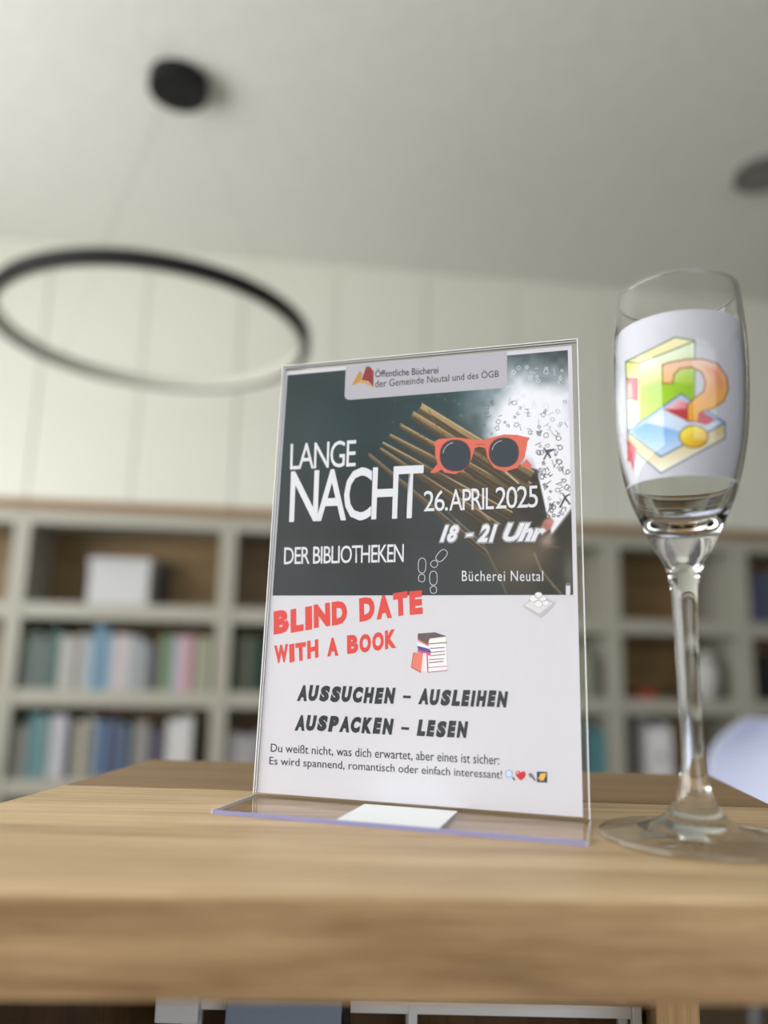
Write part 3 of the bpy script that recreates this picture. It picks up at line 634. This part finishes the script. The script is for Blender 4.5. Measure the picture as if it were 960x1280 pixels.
lp.poly(Q((148, 745), (290, 845), (560, 705), (560, 765), (290, 912), (148, 795)), lgrad((212, 190, 140), (250, 246, 232), *Q((250, 800), (280, 905))), .5)
lp.line(Q((148, 738), (375, 580), (560, 702), (290, 845)), 1.7, (54, 84, 130), .5, closed=True)
lp.line(Q((162, 738), (375, 594), (544, 702)), 1.4, (120, 176, 232), .5)
lp.line(Q((148, 740), (148, 795), (290, 914), (560, 768), (560, 704)), 1.5, (66, 92, 138), .5)
lp.poly(Q((150, 772), (186, 808), (182, 850), (172, 905), (162, 862), (148, 868)), (192, 50, 60), .6)
qm = Q((298, 536), (296, 460), (320, 450), (400, 434), (470, 434), (530, 455), (568, 510), (574, 560), (556, 610), (510, 642), (462, 655), (450, 665), (448, 696), (402, 696), (402, 626), (430, 600), (470, 570), (478, 530), (462, 490), (420, 468), (370, 474), (345, 500), (340, 536))
lp.poly(qm, lgrad((246, 208, 196), (240, 168, 30), *Q((440, 430), (440, 690))), .5)
lp.poly(Q((478, 470), (530, 470), (562, 540), (540, 600), (480, 630), (440, 640), (470, 600), (500, 550), (505, 510)), lgrad((232, 130, 110), (244, 186, 70), *Q((520, 460), (460, 640))), 4, .7)
lp.line(qm, 1.5, (150, 62, 48), .5, closed=True)
bl = Q(*ell(428, 760, 60, 47, 0, 26)); lp.poly(bl, lgrad((252, 232, 90), (232, 176, 12), *Q((410, 735), (440, 805))), .5); lp.line(bl, 1.4, (126, 84, 24), .5, closed=True)
lm = printed('label_print', .55)
lo_ = gridmesh('printed_sheet', PL, NXL, NYL, lp.C, lm, lab, lab.location)
for p in lo_.data.polygons: p.use_smooth = True

# ------------------------------------------------------------------ bookcases along the back wall
BT = .058; FV = 3.0; DEP = .335
boards = [TT - 1.04, TT - .725, TT - .41, TT - .095, TT + .22]
edges = [-1.765, -1.0, -.235, .53, 1.32, 1.885, 2.45, 3.1]
names = ['at the far left edge', 'second from the left, behind the ring lamp', 'half hidden by the left edge of the sign', 'hidden behind the sign', 'narrow, visible between sign and flute', 'behind the right rim of the flute', 'at the far right edge']
def bookcase(u0, u1, label):
    c = (u0 + u1) / 2; h = (u1 - u0) / 2
    t = thing('bookcase', label, 'bookcase', W(c, FV, 0), YAW, 'bookcases along the back wall')
    for s in (-1, 1): MB().box(min(s * h, s * (h - .029)), max(s * h, s * (h - .029)), 0, DEP, 0, TT + .60).build('side_panel', SHELFM, t, bevel=.0015)
    iw = h - .0292
    for z in boards: MB().box(-iw, iw, .004, DEP - .012, z - BT / 2, z + BT / 2).build('shelf_board', SHELFM, t, bevel=.001)
    MB().box(-iw, iw, 0, DEP, TT + .545, TT + .60).build('top_board', SHELFM, t, bevel=.001)
    MB().box(-iw, iw, .02, .035, 0, boards[0] - BT / 2 - .0005).build('plinth', SHELFM, t)
    MB().box(-iw, iw, DEP - .0115, DEP - .002, .05, TT + .5445).build('back_panel', OAKS, t)
    return t
def wall_cabinet(u0, u1, label):
    c = (u0 + u1) / 2; h = (u1 - u0) / 2
    t = thing('wall_cabinet', label, 'cabinet', W(c, FV, TT + .601), YAW, 'cream wall cabinets above the bookcases')
    H_ = CEIL - TT - .601
    MB().box(-h, h, .02, DEP, .036, H_ - .001).build('body', CREAM, t)
    MB().box(-h, h, -.012, DEP, 0, .035).build('base_board', wood('oak_trim', (120, 90, 56), (152, 118, 78), k=.3), t, bevel=.001)
    for s in (-1, 1):
        a, b = (0.0018, h - .0018) if s > 0 else (-h + .0018, -.0018)
        MB().box(a, b, 0, .019, .037, H_ - .05).build('door', CREAM, t, bevel=.0015)
    MB().box(-h, h, .004, .019, H_ - .0485, H_ - .001).build('top_filler', CREAM, t)
for i in range(len(edges) - 1):
    bookcase(edges[i] + .0005, edges[i + 1] - .0005, 'grey-white open bookcase with oak back, ' + names[i])
    wall_cabinet(edges[i] + .0005, edges[i + 1] - .0005, 'cream two-door wall cabinet above the bookcase ' + names[i].split(',')[0])

# ---- books
CN = {}
def book(u, wd, h, d, rgb, z, label, group, lean=0.0, v=.035):
    t = thing('book', label, 'book', W(u, FV + v, z), YAW, group)
    rgb = tuple(int(.68 * a + .32 * b) for a, b in zip(rgb, (128, 126, 118))) if max(rgb) > 60 else rgb
    cm = mat('book_cover_%d_%d_%d' % rgb, rgb, .5)
    b = MB(); hw = wd / 2
    b.box(-hw, hw, 0, .003, 0, h); b.box(-hw, -hw + .0025, .003, d, 0, h); b.box(hw - .0025, hw, .003, d, 0, h)
    b.build('cover', cm, t)
    MB().box(-hw + .0026, hw - .0026, .0032, d - .004, .003, h - .003).build('pages', PAGE, t)
    return t
ORD = ['first', 'second', 'third', 'fourth', 'fifth', 'sixth', 'seventh', 'eighth', 'ninth', 'tenth', 'eleventh', 'twelfth', 'thirteenth', 'fourteenth', 'fifteenth', 'sixteenth', 'seventeenth', 'eighteenth', 'nineteenth', 'twentieth', 'twenty-first', 'twenty-second', 'twenty-third', 'twenty-fourth']
def row(u0, z, items, where, group):
    u = u0
    for i, (cn, rgb, wd, h) in enumerate(items):
        if cn != 'gap':
            book(u + wd / 2, wd - .0012, h, .15 + .02 * random.random(), rgb, z, '%s book, %s from the left on %s' % (cn, ORD[i], where), group, v=.03 + .02 * random.random())
        u += wd
zb = [z + BT / 2 + .0003 for z in boards]
PW = (196, 186, 188); LG = (184, 188, 184)
row(-.962, zb[3], [('grey green', (88, 106, 100), .034, .19), ('dull green', (72, 96, 90), .03, .205), ('grey green', (90, 104, 98), .024, .18), ('dark teal', (26, 74, 66), .04, .215), ('pale grey', LG, .03, .195),
     ('pinkish white', PW, .03, .19), ('off-white', (204, 200, 190), .03, .20), ('pale blue', (170, 190, 206), .028, .19), ('mid blue', (84, 140, 176), .05, .235), ('pale blue', (150, 176, 200), .03, .20),
     ('pinkish white', (214, 200, 204), .034, .205), ('white', (216, 214, 216), .028, .20), ('grey lilac', (150, 156, 172), .034, .20), ('light grey', (176, 182, 184), .026, .18), ('navy', (36, 46, 66), .034, .17), ('tan', (150, 128, 96), .022, .19),
     ('green', (70, 130, 84), .036, .205), ('pale lilac', (200, 190, 214), .034, .20), ('pink', (214, 160, 176), .042, .205), ('sand', (186, 180, 150), .03, .20), ('pale olive', (172, 176, 146), .034, .20)],
    'the upper book row behind the ring lamp', 'books on the upper row, left bookcase')
row(-.962, zb[2], [('grey', (120, 118, 116), .05, .18), ('teal', (60, 124, 132), .045, .225), ('pale teal', (110, 160, 166), .02, .21), ('white', (214, 218, 226), .04, .22), ('pale lilac', (198, 196, 216), .03, .22), ('gap', 0, .03, 0),
     ('beige', (190, 184, 166), .035, .20), ('light grey', (176, 178, 172), .03, .215), ('blue', (56, 96, 144), .04, .20), ('navy', (44, 62, 104), .05, .205), ('steel blue', (88, 120, 156), .03, .19), ('gap', 0, .02, 0), ('grey', (148, 146, 142), .05, .20),
     ('dark violet', (66, 58, 88), .04, .17), ('plum', (84, 70, 98), .03, .175), ('white', (236, 238, 240), .05, .21), ('pure white', (240, 240, 242), .04, .22)],
    'the lower book row behind the ring lamp', 'books on the lower row, left bookcase')
row(-.197, zb[3], [('dark green', (38, 60, 44), .04, .20), ('olive', (66, 74, 48), .03, .21), ('bottle green', (24, 54, 44), .04, .205), ('black', (24, 24, 26), .05, .19), ('dark grey', (70, 70, 66), .04, .2), ('brown', (96, 72, 50), .035, .21), ('dull blue', (70, 88, 112), .03, .19), ('off-white', (196, 192, 180), .035, .20), ('maroon', (100, 44, 44), .03, .205), ('cream', (206, 198, 170), .04, .19)],
    'the upper book row left of the sign', 'books on the upper row beside the sign')
row(-.197, zb[2], [('lilac white', (206, 200, 214), .05, .16), ('pale grey', (190, 188, 190), .04, .15), ('mauve', (150, 136, 156), .04, .165), ('grey', (110, 110, 112), .05, .18), ('sea blue', (70, 110, 130), .04, .20), ('white', (216, 214, 210), .035, .21), ('ochre', (170, 136, 70), .03, .19)],
    'the lower book row left of the sign', 'books on the lower row beside the sign')
row(1.13, zb[3], [('grey green', (110, 116, 100), .035, .18), ('pale green', (168, 176, 150), .035, .19), ('sage', (150, 156, 132), .03, .175), ('grey', (104, 106, 96), .03, .16)],
    'the row right of the sign', 'green-grey books right of the sign')
row(1.14, zb[2], [('dark grey', (60, 60, 60), .06, .19), ('teal', (44, 116, 134), .05, .20), ('turquoise', (70, 150, 160), .03, .18)],
    'the low row right of the sign', 'teal books right of the sign')
tag(MB().box(-.035, .035, 0, .13, 0, .032).build('book', mat('brick_red', (168, 60, 36), .5), loc=W(1.475, FV + .06, zb[3]), rz=YAW, bevel=.001), 'small red book lying flat on the shelf between sign and flute', 'book')
for k, (u_, hh) in enumerate(((1.937, .20), (1.972, .21), (2.007, .20), (2.042, .22))):
    book(u_, .034, hh, .16, ((40, 52, 84), (52, 70, 120), (36, 44, 70), (60, 76, 110))[k], zb[4], ['dark blue', 'brighter blue', 'blue-black', 'slate blue'][k] + ' book on the upper shelf at the right edge', 'blue books at the right edge')
for k in range(3):
    book(1.937 + .036 * k, .034, .19, .16, (20 + 3 * k, 22, 26), zb[3], ['black', 'off-black', 'charcoal'][k] + ' book on the middle shelf at the right edge', 'black books at the right edge')

# ---- other things on the shelves
bx = thing('storage_box', 'white storage box with lid alone on the top shelf at left', 'box', W(-.645, FV + .05, zb[4]), YAW)
BOXM = mat('box_card', (196, 197, 196), .6)
MB().box(-.112, .112, 0, .17, 0, .145).build('body', BOXM, bx, bevel=.004)
MB().box(-.117, .117, -.004, .174, .146, .178).build('lid', BOXM, bx, bevel=.004)
ds = thing('dark_panel', 'dark flat panel standing behind the white storage box', 'board', W(-.655, FV + .25, zb[4]), YAW)  # upright dark panel, wider than the box in front of it
MB().box(-.165, .165, 0, .015, 0, .20).build('panel', mat('dark_board', (40, 34, 30), .5), ds, bevel=.002)
MB().box(-.06, .06, .016, .05, 0, .012).build('foot', BLACK, ds)
fb = thing('magazine_file', 'tall white magazine file on the low shelf left of the flute stem', 'magazine file', W(1.503, FV + .02, zb[2]), YAW)
MB().add([(-.048, 0, 0), (.048, 0, 0), (.048, .22, 0), (-.048, .22, 0), (-.048, 0, .20), (.048, 0, .20), (.048, .22, .255), (-.048, .22, .255)],
         [(0, 1, 5, 4), (1, 2, 6, 5), (2, 3, 7, 6), (3, 0, 4, 7), (3, 2, 1, 0)]).build('case', WHITE, fb)
MB().lathe([(.012, 0), (.012, .002)], 16).build('finger_ring', GREYM, fb, loc=(0, -.0022, .09)).rotation_euler.x = PI / 2
vs = thing('vase', 'pale round vase on the shelf right of the flute stem', 'vase', W(1.745, FV + .08, zb[3]), 0)
MB().lathe(spl([(.032, 0), (.042, .02), (.052, .06), (.055, .10), (.045, .14), (.026, .165), (.024, .185), (.030, .195)], 3), 28).build('body', mat('vase_glaze', (190, 190, 186), .35), vs, smooth=True)
dk = thing('vase', 'small dark bowl on the shelf left of the pale vase', 'bowl', W(1.655, FV + .10, zb[3]), 0)
MB().lathe(spl([(.018, 0), (.022, .004), (.036, .03), (.040, .05)], 3), 24).build('body', mat('dark_glaze', (44, 40, 38), .4), dk, smooth=True); dk.name = 'bowl'

# ------------------------------------------------------------------ ring lamp, ceiling fittings
rl = thing('ring_lamp', 'black ring pendant lamp hanging from its black ceiling canopy', 'lamp', (-.622, 1.955, CEIL))
RZ = TT + .913 - CEIL; RR = .397; cx, cy = -.0, -.018
prof = [(RR - .004, -.016), (RR + .014, -.016), (RR + .014, .016), (RR - .004, .016)]
MB().lathe([(a, b + RZ) for a, b in prof], 96, cx, cy, closed=True).build('ring', BLACK, rl)
df = MB().lathe([(RR - .014, -.0158 + RZ), (RR - .0042, -.0158 + RZ), (RR - .0042, .0158 + RZ), (RR - .014, .0158 + RZ)], 96, cx, cy, closed=True).build('diffuser', mat('grey_diffuser', (196, 195, 184), .5), rl)
MB().lathe([(.078, -.045), (.083, -.043), (.085, -.038), (.085, -.0005)], 40).build('canopy', BLACK, rl)
for k in range(3):
    a = 2 * PI * k / 3 + .5
    MB().tube([(.05 * math.cos(a), .05 * math.sin(a), -.046), (cx + RR * math.cos(a), cy + RR * math.sin(a), RZ + .0165)], .0004, 6).build('suspension_wire', GREYM, rl)
sp = thing('ceiling_spotlight', 'dark grey ceiling spotlight at the right edge of the ceiling', 'lamp', (1.25, 2.32, CEIL))
MB().lathe([(.085, -.022), (.090, -.019), (.090, -.0005)], 32).build('housing', GREYM, sp)
MB().lathe([(.07, -.0235), (.07, -.0223)], 32).build('lens', mat('lamp_lens', (120, 120, 116), .3), sp)

# ------------------------------------------------------------------ bar stool at the right
bs = thing('bar_stool', 'white shell bar stool behind the table at the right edge', 'stool', (.68, 1.36, -.0), R(-50))
prof = [(-.19, .765), (-.13, .760), (-.05, .755), (.05, .752), (.12, .765), (.165, .81), (.19, .88), (.205, .96), (.213, 1.01), (.217, 1.075)]
wds = [.17, .20, .215, .22, .22, .22, .22, .215, .195, .12]
V = []; F = []; n = 17
for (py, pz), wv in zip(prof, wds):
    for j in range(n):
        s = -1 + 2 * j / (n - 1); lift = .05 * abs(s) ** 2.4; back = max(0, (pz - .78) / .3)
        V.append((wv * s, py - lift * min(1, back) * 1.6, pz + lift * (1 - min(1, back)) * .9))
for i in range(len(prof) - 1):
    for j in range(n - 1): F.append((i * n + j, i * n + j + 1, (i + 1) * n + j + 1, (i + 1) * n + j))
shl = MB().add(V, F).build('seat_shell', mat('white_shell', (176, 182, 204), .45), bs, smooth=True)
md = shl.modifiers.new('thick', 'SOLIDIFY'); md.thickness = .012
md = shl.modifiers.new('sub', 'SUBSURF'); md.levels = 1; md.render_levels = 2
CHR = mat('grey_steel', (90, 90, 92), .5)
for sx in (-1, 1):
    for sy in (-1, 1): MB().tube([(sx * .10, sy * .10, .742), (sx * .20, sy * .20, .008)], .011).build('leg', CHR, bs, smooth=True)
MB().tube([(-.168, -.168, .25), (.168, -.168, .25), (.168, .168, .25), (-.168, .168, .25), (-.168, -.168, .25)], .008).build('footrest', CHR, bs)
